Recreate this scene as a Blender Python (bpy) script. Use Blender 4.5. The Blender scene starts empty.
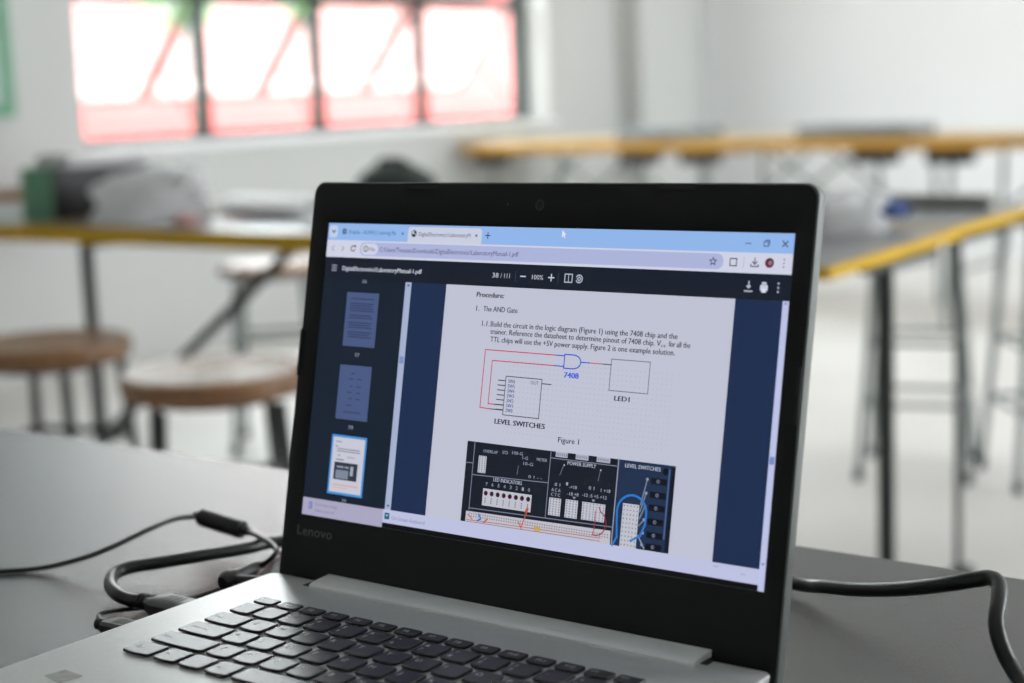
import bpy, bmesh, math, random
from mathutils import Vector, Matrix, noise
random.seed(7)
SC = bpy.context.scene
COL = SC.collection

# ------------------------------------------------------------------ camera
F_PX, YAW, PITCH, ROLL = 1650.645, 0.65397, -0.15119, -0.04021
CAM = Vector((0.53061, -0.67365, 0.27947))
cy_, sy_, cp_, sp_ = math.cos(YAW), math.sin(YAW), math.cos(PITCH), math.sin(PITCH)
FWD = Vector((-sy_*cp_, cy_*cp_, sp_))
r0 = Vector((cy_, sy_, 0)); u0 = r0.cross(FWD)
RIGHT = r0*math.cos(ROLL) + u0*math.sin(ROLL)
UP = u0*math.cos(ROLL) - r0*math.sin(ROLL)
cd = bpy.data.cameras.new('camera'); cam = bpy.data.objects.new('camera', cd); COL.objects.link(cam)
cam.matrix_world = Matrix(((RIGHT.x, UP.x, -FWD.x, CAM.x), (RIGHT.y, UP.y, -FWD.y, CAM.y), (RIGHT.z, UP.z, -FWD.z, CAM.z), (0, 0, 0, 1)))
cd.sensor_width = 36; cd.lens = F_PX*36/1024; cd.clip_start = 0.02; cd.clip_end = 100
cd.dof.use_dof = True; cd.dof.focus_distance = 0.885; cd.dof.aperture_fstop = 4.6; cd.dof.aperture_blades = 7
SC.camera = cam

# ------------------------------------------------------------------ sky, exposure
w = bpy.data.worlds.new('sky'); SC.world = w; w.use_nodes = True
bg = w.node_tree.nodes['Background']; bg.inputs[0].default_value = (0.93, 0.97, 1.0, 1); bg.inputs[1].default_value = 12.3
vs = SC.view_settings
vs.view_transform = 'Standard'; vs.look = 'None'; vs.exposure = 0.0; vs.gamma = 1.0; vs.use_curve_mapping = False
SC.cycles.use_denoising = True
SC.cycles.max_bounces = 10; SC.cycles.diffuse_bounces = 6; SC.cycles.caustics_reflective = False; SC.cycles.caustics_refractive = False
SC.cycles.sample_clamp_indirect = 6.0

def portal(loc, rot, sx, sy):
    # sampling guide in a window opening; gives off no light of its own
    d = bpy.data.lights.new('window_daylight', 'AREA'); d.shape = 'RECTANGLE'; d.size = sx; d.size_y = sy
    d.cycles.is_portal = True
    o = bpy.data.objects.new('window_daylight', d); o.location = loc; o.rotation_euler = rot; COL.objects.link(o)

# ------------------------------------------------------------------ helpers
ZT = -0.019                     # table top height (laptop deck is z = 0)
ZF = ZT - 0.75                  # floor
def ray(px, py):
    return RIGHT*((px-512)/F_PX) + UP*((341.5-py)/F_PX) + FWD
def onz(px, py, z):
    d = ray(px, py); return CAM + d*((z-CAM.z)/d.z)
def onx(px, py, x):
    d = ray(px, py); return CAM + d*((x-CAM.x)/d.x)
def ony(px, py, y):
    d = ray(px, py); return CAM + d*((y-CAM.y)/d.y)

def lin(c):
    f = lambda v: (v/255/12.92) if v/255 <= .04045 else ((v/255+.055)/1.055)**2.4
    return tuple(f(v) for v in c)

MATS = {}
def mat(name, col, rough=.5, metal=0, var=0.0, vscale=20, bump=0.0, bscale=200, spec=.5, col2=None, stretch=None, coat=0):
    if name in MATS: return MATS[name]
    m = bpy.data.materials.new(name); m.use_nodes = True; nt = m.node_tree
    b = nt.nodes['Principled BSDF']
    b.inputs['Base Color'].default_value = (*col, 1); b.inputs['Roughness'].default_value = rough
    b.inputs['Metallic'].default_value = metal; b.inputs['Specular IOR Level'].default_value = spec
    b.inputs['Coat Weight'].default_value = coat
    tc = nt.nodes.new('ShaderNodeTexCoord')
    src = tc.outputs['Object']
    if stretch:
        mp = nt.nodes.new('ShaderNodeMapping'); mp.inputs['Scale'].default_value = stretch
        nt.links.new(src, mp.inputs[0]); src = mp.outputs[0]
    if var or col2:
        n = nt.nodes.new('ShaderNodeTexNoise'); n.inputs['Scale'].default_value = vscale; n.inputs['Detail'].default_value = 4
        nt.links.new(src, n.inputs['Vector'])
        r = nt.nodes.new('ShaderNodeValToRGB')
        a = tuple(c*(1-var) for c in col); z = col2 or tuple(min(1, c*(1+var)) for c in col)
        r.color_ramp.elements[0].color = (*a, 1); r.color_ramp.elements[1].color = (*z, 1)
        r.color_ramp.elements[0].position = .3; r.color_ramp.elements[1].position = .7
        nt.links.new(n.outputs['Fac'], r.inputs[0]); nt.links.new(r.outputs[0], b.inputs['Base Color'])
    if bump:
        n2 = nt.nodes.new('ShaderNodeTexNoise'); n2.inputs['Scale'].default_value = bscale; n2.inputs['Detail'].default_value = 3
        nt.links.new(src, n2.inputs['Vector'])
        bp = nt.nodes.new('ShaderNodeBump'); bp.inputs['Strength'].default_value = bump; bp.inputs['Distance'].default_value = .001
        nt.links.new(n2.outputs['Fac'], bp.inputs['Height']); nt.links.new(bp.outputs[0], b.inputs['Normal'])
    MATS[name] = m
    return m

class MB:
    def __init__(s): s.v = []; s.f = []
    def add(s, vs, fs):
        k = len(s.v); s.v += [tuple(x) for x in vs]; s.f += [tuple(i+k for i in f) for f in fs]; return s
    def box(s, x0, x1, y0, y1, z0, z1):
        return s.add([(x, y, z) for z in (z0, z1) for y in (y0, y1) for x in (x0, x1)],
                     [(0, 2, 3, 1), (4, 5, 7, 6), (0, 1, 5, 4), (2, 6, 7, 3), (0, 4, 6, 2), (1, 3, 7, 5)])
    def tube(s, pts, r, seg=10, closed=False):
        pts = [Vector(p) for p in pts]; n = len(pts)
        rad = r if isinstance(r, (list, tuple)) else [r]*n
        tans = []
        for i in range(n):
            a = pts[i-1] if (i > 0 or closed) else pts[i]; b = pts[(i+1) % n] if (i < n-1 or closed) else pts[i]
            tans.append((b-a).normalized())
        nrm = tans[0].orthogonal().normalized(); vs = []; fs = []
        for i in range(n):
            nrm = (nrm - tans[i]*nrm.dot(tans[i])).normalized(); bi = tans[i].cross(nrm)
            for k in range(seg):
                a = 2*math.pi*k/seg; vs.append(pts[i] + (nrm*math.cos(a) + bi*math.sin(a))*rad[i])
        for i in range(n if closed else n-1):
            j = (i+1) % n
            for k in range(seg):
                fs.append((i*seg+k, i*seg+(k+1) % seg, j*seg+(k+1) % seg, j*seg+k))
        if not closed:
            fs.append(tuple(range(seg-1, -1, -1))); fs.append(tuple((n-1)*seg+k for k in range(seg)))
        return s.add(vs, fs)
    def lathe(s, prof, c=(0, 0, 0), seg=32):
        vs = []; fs = []
        for (r, z) in prof:
            for k in range(seg):
                a = 2*math.pi*k/seg; vs.append((c[0]+r*math.cos(a), c[1]+r*math.sin(a), c[2]+z))
        for i in range(len(prof)-1):
            for k in range(seg):
                fs.append((i*seg+k, i*seg+(k+1) % seg, (i+1)*seg+(k+1) % seg, (i+1)*seg+k))
        fs.append(tuple(range(seg-1, -1, -1))); fs.append(tuple((len(prof)-1)*seg+k for k in range(seg)))
        return s.add(vs, fs)
    def rings(s, rings):
        n = len(rings[0]); vs = [p for r in rings for p in r]; fs = []
        for i in range(len(rings)-1):
            for k in range(n):
                fs.append((i*n+k, i*n+(k+1) % n, (i+1)*n+(k+1) % n, (i+1)*n+k))
        fs.append(tuple(range(n-1, -1, -1))); fs.append(tuple((len(rings)-1)*n+k for k in range(n)))
        return s.add(vs, fs)
    def mesh(s, name, smooth=True, angle=35):
        me = bpy.data.meshes.new(name); me.from_pydata(s.v, [], s.f); me.update()
        bm = bmesh.new(); bm.from_mesh(me); bmesh.ops.recalc_face_normals(bm, faces=bm.faces); bm.to_mesh(me); bm.free()
        if smooth:
            me.polygons.foreach_set('use_smooth', [True]*len(me.polygons)); me.set_sharp_from_angle(angle=math.radians(angle))
        return me

def link(name, me, m, parent=None, bevel=0, seg=2):
    if isinstance(me, MB): me = me.mesh(name)
    if m is not None and not me.materials: me.materials.append(m)
    o = bpy.data.objects.new(name, me); COL.objects.link(o)
    if parent is not None:
        o.parent = parent
        base = parent.matrix_basis if parent.parent is None else parent.parent.matrix_basis
        if parent.get('world_built'):              # its meshes are given in world coordinates
            o.matrix_parent_inverse = base.inverted()
            o['world_built'] = True if parent.parent is None else False
            if parent.parent is not None: o.matrix_parent_inverse = Matrix.Identity(4)
    if bevel:
        b = o.modifiers.new('bevel', 'BEVEL'); b.width = bevel; b.segments = seg; b.limit_method = 'ANGLE'; b.angle_limit = math.radians(40)
    return o
def thing(name, label, cat, loc, rotz=0, group=None, world=False):
    o = bpy.data.objects.new(name, None); o.empty_display_size = .05; COL.objects.link(o)
    o.location = loc; o.rotation_euler = (0, 0, rotz)
    o.matrix_basis = Matrix.Translation(Vector(loc)) @ Matrix.Rotation(rotz, 4, 'Z')
    if world: o['world_built'] = True
    return tag(o, label, cat, group)
def tag(o, label, cat, group=None):
    o['label'] = label; o['category'] = cat
    if group: o['group'] = group
    return o
def struct(name, mb, m, parent=None, bevel=0):
    o = link(name, mb, m, parent, bevel)
    o['kind'] = 'structure'
    return o
def smooth_path(pts, n=8):
    pts = [Vector(p) for p in pts]; out = []
    P = [pts[0]*2-pts[1]] + pts + [pts[-1]*2-pts[-2]]
    for i in range(1, len(P)-2):
        a, b, c, d = P[i-1:i+3]
        for k in range(n):
            t = k/n
            out.append(.5*((2*b) + (c-a)*t + (2*a-5*b+4*c-d)*t*t + (3*b-3*c+d-a)*t**3))
    out.append(pts[-1]); return out
def rrect(x0, x1, y0, y1, r, n=5):
    rs = r if isinstance(r, (list, tuple)) else [r]*4      # bl, br, tr, tl
    out = []
    for (cx, cy, rr, a0) in ((x0+rs[0], y0+rs[0], rs[0], 180), (x1-rs[1], y0+rs[1], rs[1], 270), (x1-rs[2], y1-rs[2], rs[2], 0), (x0+rs[3], y1-rs[3], rs[3], 90)):
        for k in range(n+1):
            a = math.radians(a0 + 90*k/n); out.append((cx+rr*math.cos(a), cy+rr*math.sin(a)))
    return out

# text -> flat triangles (x right, y up), cap height 1, starting at x = 0
TXT = {}
def text_geo(s):
    if s in TXT: return TXT[s]
    cu = bpy.data.curves.new('lettering', 'FONT'); cu.body = s; cu.size = 1; cu.resolution_u = 2
    o = bpy.data.objects.new('lettering', cu); COL.objects.link(o)
    bpy.context.view_layer.update()
    me = bpy.data.meshes.new_from_object(o.evaluated_get(bpy.context.evaluated_depsgraph_get()))
    v = [tuple(x.co) for x in me.vertices]; f = [tuple(p.vertices) for p in me.polygons]
    bpy.data.objects.remove(o); bpy.data.curves.remove(cu); bpy.data.meshes.remove(me)
    TXT[s] = (v, f); return TXT[s]
hv = [p[1] for p in text_geo('H')[0]]; CAP = max(hv)-min(hv)

# ------------------------------------------------------------------ materials
M_WALL = mat('shaded_wall_paint', (.54, .55, .54), .7, var=.03, vscale=1.2, bump=.05, bscale=60)  # grey paint, darkened further to hold the backlit shade of the window wall
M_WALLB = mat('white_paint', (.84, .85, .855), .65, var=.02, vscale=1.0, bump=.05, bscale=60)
M_FLOOR = mat('floor_screed', (.76, .74, .715), .38, var=.06, vscale=1.6, bump=.04, bscale=30)
M_CEIL = mat('ceiling_paint', (.8, .8, .79), .8, var=.02, vscale=1)
M_FRAME = mat('green_steel', (.020, .045, .038), .45, var=.15, vscale=8)
M_TOP = mat('black_laminate', (.017, .019, .021), .27, var=.5, vscale=800, bump=.55, bscale=1050, spec=.8)
M_TOPG = mat('grey_laminate', (.16, .17, .175), .28, var=.1, vscale=30, bump=.1, bscale=500)
M_TOPF = mat('worn_wood_top', (.55, .42, .22), .35, var=.12, vscale=10, stretch=(1, 12, 1))
M_YEL = mat('yellow_edging', (.66, .40, .012), .6, var=.12, vscale=6, spec=.2)
M_OCH = mat('ochre_edging', (.50, .26, .03), .5, var=.2, vscale=5)
M_STEEL = mat('dark_steel_tube', (.006, .009, .008), .5, metal=.0, var=.2, vscale=12)
M_GSTEEL = mat('grey_green_tube', (.22, .25, .245), .35, var=.2, vscale=12)
M_SEAT = mat('varnished_wood', (.20, .095, .042), .21, var=.0, col2=(.33, .18, .085), vscale=9, stretch=(1.5, 14, 4), bump=.06, bscale=60)
M_SILV = mat('silver_plastic', (.63, .65, .64), .36, metal=.25, var=.03, vscale=400, bump=.06, bscale=2500)
M_HINGE = mat('silver_hinge', (.82, .85, .835), .34, metal=.0, var=.02, vscale=300)
M_BEZ = mat('black_bezel_plastic', (.006, .006, .0063), .42, bump=.12, bscale=2500, spec=.3)
M_RUB = mat('black_rubber', (.008, .008, .009), .6, var=.1, vscale=50)
M_KEY = mat('black_key_plastic', (.013, .012, .014), .33, bump=.05, bscale=3000, spec=.7)
M_LEG = mat('white_legend', (.85, .85, .85), .6, var=.02)
M_LOGO = mat('grey_lettering', (.16, .16, .16), .4, var=.02)
M_CABLE = mat('black_cable_jacket', (.012, .012, .012), .33, bump=.15, bscale=900)
M_CABLE2 = mat('black_plug_plastic', (.020, .018, .018), .4, var=.1, vscale=100)
M_METAL = mat('nickel', (.6, .6, .58), .25, metal=1, var=.05, vscale=50)
M_GREEN = mat('green_board', (.13, .33, .20), .55, var=.12, vscale=14)
M_BLACK = mat('black_board', (.008, .007, .010), .5, var=.1, vscale=10)
M_WOOD = mat('brown_wood', (.15, .052, .008), .75, var=.2, vscale=6, stretch=(1, 1, 8))
M_DARK = mat('dark_grey_fabric', (.035, .045, .042), .8, var=.15, vscale=60, bump=.3, bscale=300)
M_BLUE = mat('blue_print', (.05, .10, .30), .5, var=.1, vscale=20)
M_PINK = mat('pink_wrap', (.62, .32, .30), .5, var=.1, vscale=20)
M_GREYBAR = mat('grey_painted_metal', (.32, .325, .30), .5, var=.1, vscale=8)
M_CASE = mat('slate_case', (.22, .25, .26), .6, var=.1, vscale=20)
M_RED = mat('salmon_render', (.40, .10, .092), .8, var=.06, vscale=1.5)
M_LEAF = mat('leaf_green', (.16, .36, .07), .5, var=.2, vscale=3)
M_BARK = mat('bark', (.12, .08, .05), .9, var=.2, vscale=10)
M_GROUND = mat('yard_concrete', (.5, .48, .45), .9, var=.1, vscale=1)
M_BOARD = mat('pale_glass_board', (.50, .58, .57), .3, var=.05, vscale=3)

def glass_mat():
    m = bpy.data.materials.new('dusty_glass'); m.use_nodes = True; nt = m.node_tree; nt.nodes.clear()
    out = nt.nodes.new('ShaderNodeOutputMaterial'); tr = nt.nodes.new('ShaderNodeBsdfTransparent'); tr.inputs[0].default_value = (.95, .97, .96, 1)
    tl = nt.nodes.new('ShaderNodeBsdfTranslucent'); tl.inputs[0].default_value = (.9, .9, .88, 1)
    gl = nt.nodes.new('ShaderNodeBsdfGlossy'); gl.inputs['Roughness'].default_value = .05
    nz = nt.nodes.new('ShaderNodeTexNoise'); nz.inputs['Scale'].default_value = 3
    mr = nt.nodes.new('ShaderNodeMapRange'); mr.inputs['To Min'].default_value = .06; mr.inputs['To Max'].default_value = .14
    mx = nt.nodes.new('ShaderNodeMixShader'); mx2 = nt.nodes.new('ShaderNodeMixShader'); mx2.inputs[0].default_value = .06
    nt.links.new(nz.outputs['Fac'], mr.inputs['Value']); nt.links.new(mr.outputs[0], mx.inputs[0])
    nt.links.new(tr.outputs[0], mx.inputs[1]); nt.links.new(tl.outputs[0], mx.inputs[2])
    nt.links.new(mx.outputs[0], mx2.inputs[1]); nt.links.new(gl.outputs[0], mx2.inputs[2]); nt.links.new(mx2.outputs[0], out.inputs[0])
    return m
M_GLASS = glass_mat()
def film_mat(name, col, k):
    m = mat(name, col, .35, var=.03, vscale=6, bump=.5, bscale=18); nt = m.node_tree
    b = nt.nodes['Principled BSDF']; out = nt.nodes['Material Output']
    tl = nt.nodes.new('ShaderNodeBsdfTranslucent'); tl.inputs[0].default_value = (.95, .95, .95, 1)
    mx = nt.nodes.new('ShaderNodeMixShader'); mx.inputs[0].default_value = k
    nt.links.new(b.outputs[0], mx.inputs[1]); nt.links.new(tl.outputs[0], mx.inputs[2]); nt.links.new(mx.outputs[0], out.inputs[0])
    return m
M_BAG = film_mat('white_plastic_bag', (.88, .88, .89), .65)
M_PAPER = film_mat('white_paper', (.88, .87, .87), .45)

# ------------------------------------------------------------------ the room
XW, XE, YS, YN, ZC = -4.82, 4.2, -4.0, 8.42, ZF + 3.7
WY = [3.61, 4.37, 5.10, 5.86, 6.70]           # window bays along the left wall
ZS, Z1, Z2, Z3 = .118, .745, 1.45, 2.55        # sill, transoms, head
struct('floor', MB().box(-5.08, 4.5, -4.3, 8.7, ZF-.15, ZF), M_FLOOR)
struct('ceiling', MB().box(-5.08, 4.5, -4.3, 8.7, ZC, ZC+.15), M_CEIL)
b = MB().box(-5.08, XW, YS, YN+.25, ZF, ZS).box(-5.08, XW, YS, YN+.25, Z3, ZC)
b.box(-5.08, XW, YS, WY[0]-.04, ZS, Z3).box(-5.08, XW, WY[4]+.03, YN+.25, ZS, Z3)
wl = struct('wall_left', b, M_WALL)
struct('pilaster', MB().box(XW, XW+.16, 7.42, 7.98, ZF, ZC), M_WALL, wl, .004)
struct('wall_back', MB().box(-4.82, 4.2, YN, YN+.25, ZF, ZC), M_WALLB)
b = MB().box(XE, XE+.25, YS, YN+.25, ZF, ZF+.85).box(XE, XE+.25, YS, YN+.25, ZF+2.75, ZC)
b.box(XE, XE+.25, YS, 3.2, ZF+.85, ZF+2.75).box(XE, XE+.25, 7.9, YN+.25, ZF+.85, ZF+2.75).box(XE, XE+.25, 5.5, 5.65, ZF+.85, ZF+2.75)
struct('wall_right', b, M_WALLB)
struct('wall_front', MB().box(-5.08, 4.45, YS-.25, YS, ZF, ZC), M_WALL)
struct('trim_1', MB().box(-5.02, XW+.035, WY[0]-.06, WY[4]+.06, ZS-.035, ZS-.002), M_WALLB, None, .006)
portal((XE+.26, 5.55, ZF+1.8), (0, math.radians(90), 0), 1.9, 4.7)
portal((-5.10, (WY[0]+WY[4])/2, (ZS+Z3)/2), (0, math.radians(-90), 0), Z3-ZS, WY[4]-WY[0])

def window():
    xg = -5.0
    root = bpy.data.objects.new('window_1', None); COL.objects.link(root); root['kind'] = 'structure'
    root.location = (xg, WY[0], ZS)
    off = Vector(root.location)
    def put(name, mb, m, par=None):
        mb.v = [tuple(Vector(p)-off) for p in mb.v]
        o = link(name, mb, m); o.parent = par or root; return o
    h = .028
    for z in (ZS+.012, Z3-.02): put('frame_rail', MB().box(xg-.025, xg+.025, WY[0], WY[4], z-.02, z+.02), M_FRAME)
    for z in (Z1, Z2): put('transom', MB().box(xg-.025, xg+.025, WY[0], WY[4], z-.018, z+.018), M_FRAME)
    for i, y in enumerate(WY): put('mullion', MB().box(xg-.025, xg+.025, y-h, y+h, ZS, Z3-.02), M_FRAME)
    a = math.radians(40)
    for i in range(4):
        for (zb, zt, ang) in ((ZS+.035, Z1-.02, a), (Z1+.02, Z2-.02, math.radians(14)), (Z2+.02, Z3-.04, math.radians(4))):
            y0, y1 = WY[i]+.024, WY[i+1]-.024; L = zt-zb
            ca, sa = math.cos(ang), math.sin(ang)
            def q(y, l, t):      # l down the sash from its hinge, t outward through its thickness
                return (xg-.03-l*sa-t*ca, y, zt-l*ca+t*sa)
            def slab(ya, yb, la, lb, ta, tb):
                return MB().add([q(y, l, t) for t in (ta, tb) for l in (la, lb) for y in (ya, yb)],
                                [(0, 2, 3, 1), (4, 5, 7, 6), (0, 1, 5, 4), (2, 6, 7, 3), (0, 4, 6, 2), (1, 3, 7, 5)])
            g = slab(y0, y1, 0, L, 0, .02)
            fr = slab(y0, y0+.022, 0, L, 0, .02)
            for e in (slab(y1-.022, y1, 0, L, 0, .02), slab(y0+.022, y1-.022, 0, .022, 0, .02), slab(y0+.022, y1-.022, L-.022, L, 0, .02)):
                fr.add(e.v, e.f)
            s = put('sash', fr, M_FRAME)
            put('pane', slab(y0+.02, y1-.02, .02, L-.02, .008, .011), M_GLASS, s)
            if ang > .5:
                for yy in (y1-.012,):
                    put('stay', MB().tube([(xg-.02, yy+.01, zb+.03), q(yy, L*.62, 0)], .006, 6), M_FRAME, s)
window()

# outside the window
yard = struct('ground', MB().box(-40, -5.1, -25, 40, ZF-.4, ZF-.25), M_GROUND)
bld = thing('neighbouring_building', 'long salmon-red rendered building outside the steel window', 'building', (-11, 6, ZF-.25), world=True)
link('wall', MB().box(-16, -11, -14, 30, ZF-.25, 1.50), M_RED, bld)
link('ledge', MB().box(-11.35, -10.7, -14, 30, -.12, .05), M_RED, bld)
link('roof', MB().box(-16.2, -10.8, -14.2, 30.2, 1.50, 1.60), M_GROUND, bld)
def tree(px, py, X, rad, label, n=260):
    c = onx(px, py, X)
    t = thing('garden_tree', label, 'tree', (c.x, c.y, ZF-.25), group=None, world=True)
    link('trunk', MB().tube([(c.x, c.y, ZF-.25), (c.x+.05, c.y+.03, .3), (c.x, c.y, c.z+rad)], [.06, .05, .03], 8), M_BARK, t)
    b = MB()
    for k in range(n):
        d = Vector((random.gauss(0, 1), random.gauss(0, 1), random.gauss(0, 1))).normalized()*rad*random.random()**.4
        p = Vector((c.x, c.y, c.z+rad*.35))+d
        e1 = Vector((random.uniform(-1, 1), random.uniform(-1, 1), random.uniform(-1, 1))).normalized(); e2 = e1.orthogonal().normalized()
        a = random.uniform(.06, .12)
        b.add([p-e1*a, p+e2*a*.4, p+e1*a, p-e2*a*.4], [(0, 1, 2, 3)])
    o = link('foliage', b.mesh('foliage', False), M_LEAF, t); o['kind'] = 'stuff'
tree(184, 6, -7.6, .26, 'leafy green tree outside the first window bay')
tree(303, -4, -8.6, .24, 'smaller leafy tree outside beside the second window mullion')

# green framed board further along the window wall
pb = onx(12, 117, XW); gb = thing('framed_board', 'pale framed board with dark green rim hung beside the window', 'board', (XW, pb.y-.5, pb.z), world=True)
link('panel', MB().box(XW+.001, XW+.018, pb.y-1.05, pb.y-.05, pb.z+.05, pb.z+.9), M_BOARD, gb)
for (y0, y1, z0, z1) in ((pb.y-1.1, pb.y, pb.z, pb.z+.05), (pb.y-1.1, pb.y, pb.z+.9, pb.z+.95), (pb.y-.05, pb.y, pb.z+.05, pb.z+.9), (pb.y-1.1, pb.y-1.05, pb.z+.05, pb.z+.9)):
    link('rim', MB().box(XW+.001, XW+.03, y0, y1, z0, z1), M_GREEN, gb)

# ------------------------------------------------------------------ tables
def table(name, label, loc, rotz, W, D, band, mt, my, group=None, legx=.10, legy=.07, legr=.013, legm=None, splay=0.03, brace=True, joint=False, posts=None, frames=None, H=.75, full=False, bar=(.22, .3)):
    """root on the floor at the table's front-right corner; table spans x -W..0, y 0..D"""
    t = thing(name, label, 'table', (loc[0], loc[1], ZF), rotz, group)
    legm = legm or M_STEEL
    if full:
        link('tabletop', MB().box(-W, 0, 0, D, H-.012, H), mt, t, .0015)
        link('frame_board', MB().box(-W+.004, -.004, .004, D-.004, H-band, H-.012), my, t)
    else:
        link('tabletop', MB().box(-W+.012, -.012, .012, D-.012, H-band+.004, H), mt, t, .002)
    for (x0, x1, y0, y1) in (() if full else ((-W, 0, 0, .012), (-W, 0, D-.012, D), (-W, -W+.012, .012, D-.012), (-.012, 0, .012, D-.012))):
        link('edge_band', MB().box(x0, x1, y0, y1, H-band, H-.0005), my, t, .003)
    for sx in (-1, 1):
        xx = -legx if sx > 0 else -W+legx
        if posts:                                   # one post and a floor bar at each end
            link('leg', MB().tube([(xx, posts, H-band-.002), (xx, posts, .03)], legr, 12), legm, t)
            link('floor_bar', MB().box(xx-.02, xx+.02, max(.02, posts-bar[0]), min(D-.02, posts+bar[1]), 0, .03), legm, t, .004)
            link('apron_rail', MB().box(xx-.012, xx+.012, max(.06, posts-.1), min(D-.06, posts+.3), H-band-.02, H-band), legm, t)
            if frames and sx < 0:
                link('brace', MB().tube([(xx+frames[0], posts+.03, H-band-.01), (xx, posts+.03, frames[1])], legr*.8, 8), legm, t)
            continue
        for yy in (legy, D-legy):
            link('leg', MB().tube([(xx, yy, H-band-.002), (xx+sx*splay, yy, 0)], legr, 10), legm, t)
        link('crossbar', MB().tube([(xx+sx*splay*.7, legy, .22), (xx+sx*splay*.7, D-legy, .22)], legr*.8, 8), legm, t)
        link('apron_rail', MB().box(xx-.015, xx+.015, legy+.01, D-legy-.01, H-band-.03, H-band), legm, t)
        if brace and not (frames and sx > 0):
            bx, bz = (frames or (.52, .33))
            for yy in ((legy+.03,) if frames else (legy+.03, D-legy-.03)):
                link('brace', MB().tube([(xx-sx*bx, yy, H-band-.01), (xx+sx*splay*.55, yy, bz)], legr*.75, 8), legm, t)
        if joint:
            link('hinge_plate', MB().box(xx-.10, xx+.10, .03, .07, H-band-.06, H-band), M_BLACK, t)
    return t
# the near table carries the laptop
near = table('work_table', 'black speckled work table the open laptop stands on', (1.35, -.99, 0), 0, 2.75, 1.247, .035, M_TOP, M_TOP, brace=False, legx=.12, full=True)
lt = ony(86, 245, 2.03); lo = ony(90, 428, 2.06); hi = ony(291, 250, 2.06)
table('work_table', 'yellow-edged grey table behind the two wooden stools', (-1.60, 1.96, 0), 0, 1.46, .72, .040, M_TOPG, M_YEL, legx=lt.x+3.06, legr=.017, posts=.07, frames=(hi.x-lt.x, lo.z-ZF))
table('work_table', 'yellow-edged grey table the green box file stands on', (-3.075, 1.96, 0), 0, 1.40, .72, .040, M_TOPG, M_YEL, legx=.62, legr=.017, posts=.07)
table('work_table', 'yellow-edged grey table with a blue-marked white bag on it', (-.648, 1.70, 0), math.radians(5), .80, .68, .021, M_TOPG, M_YEL, legx=.034, legr=.0155, posts=.35)
table('work_table', 'yellow-edged table carrying the low grey metal bar', (-.725, 2.405, 0), math.radians(3), .80, .52, .021, M_TOPG, M_YEL, legx=.03, legr=.007, posts=.09, bar=(.06, .05))
table('work_table', 'yellow-edged table beside the tall steel stools, next to the grey bar', (.75, 2.74, 0), 0, 1.42, .6, .024, M_TOPG, M_YEL, legx=.56, legr=.012, posts=.08, frames=(-.5, .42))
for (x1, W, dy, lab) in ((-3.55, 1.2, .05, 'ochre wooden table of the far row nearest the window wall'), (-2.33, 1.18, 0, 'ochre wooden table before the white wall, under the smaller flat case'),
                         (-1.12, 1.18, -.05, 'ochre wooden table before the white wall, under the wider flat case'), (.1, 1.18, -.08, 'bare ochre wooden table of the far row, farthest from the window')):
    table('wooden_table', lab, (x1, 5.80+dy, 0), 0, W, .72, .05, M_TOPF, M_OCH, 'wooden tables in a row along the white wall', legm=M_GSTEEL, joint=True, legx=.16, H=.79)
# brown shelf on the window wall
sp = onz(22, 193, ZT)
st = thing('wall_shelf', 'thick brown wooden shelf fixed to the window wall', 'shelf', (XW, sp.y+.2, ZT-.10), world=True)
link('board', MB().box(XW, sp.x, sp.y-.9, sp.y+.3, ZT-.10, ZT), M_WOOD, st, .004)
for y in (sp.y-.6, sp.y+.05): link('bracket', MB().box(XW, sp.x-.05, y-.012, y+.012, ZT-.14, ZT-.10), M_GREYBAR, st)

# ------------------------------------------------------------------ stools
def stool(label, x, y, H, R, rotz, seatm, legm, group=None, name='wooden_stool', spread=.03, rungs=(.18, .34), lr=.011, th=.032):
    t = thing(name, label, 'stool', (x, y, ZF), rotz, group)
    link('seat', MB().lathe([(R*.86, H-th), (R*.97, H-th+.004), (R, H-th*.5), (R*.985, H-.006), (R*.94, H), (R*.5, H-.002)], seg=40), seatm, t)
    link('under_plate', MB().lathe([(R*.66, H-th-.012), (R*.68, H-th)], seg=20), legm, t)
    k = R*.60
    tops = [(k, k), (-k, k), (-k, -k), (k, -k)]
    def at(i, z):
        f = 1 + (spread/k)*(1-z/(H-th)); return (tops[i][0]*f, tops[i][1]*f, z)
    for i in range(4):
        lg = link('leg', MB().tube([at(i, H-th-.008), at(i, .004)], lr, 10), legm, t)
        link('foot_cap', MB().tube([at(i, .03), at(i, 0)], lr*1.25, 10), M_RUB, lg)
    for z in rungs:
        for i in range(4): link('rung', MB().tube([at(i, z), at((i+1) % 4, z)], lr*.7, 8), legm, t)
    return t
s1 = onz(46, 340, ZF+.56); s2 = onz(214, 369, ZF+.56); s3 = onz(272, 263, ZF+.56)
stool('brown wooden stool with a matt seat, beside the yellow-edged table', s1.x, s1.y, .56, .182, math.radians(20), M_SEAT, M_STEEL, th=.045)
stool('brown wooden stool with bright reflections on its glossy seat', s2.x, s2.y, .56, .176, math.radians(52), M_SEAT, M_STEEL, th=.045)
stool('wooden stool on the far side of the grey yellow-edged table', s3.x, s3.y, .56, .165, math.radians(40), M_SEAT, M_GSTEEL)
a = onz(918, 470, ZF)
g = 'tall steel stools behind the right-hand tables'
stool('tall grey steel stool behind the black table leg and grey bar', a.x, a.y, .70, .15, math.radians(18), M_SEAT, M_GSTEEL, g, 'tall_stool', .05, (.20, .36), .010)
a = onz(1052, 478, ZF)
stool('tall grey steel stool beside the slim-legged table, farther from the bar', a.x, a.y, .70, .15, math.radians(40), M_SEAT, M_GSTEEL, g, 'tall_stool', .05, (.20, .36), .010)

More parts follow.
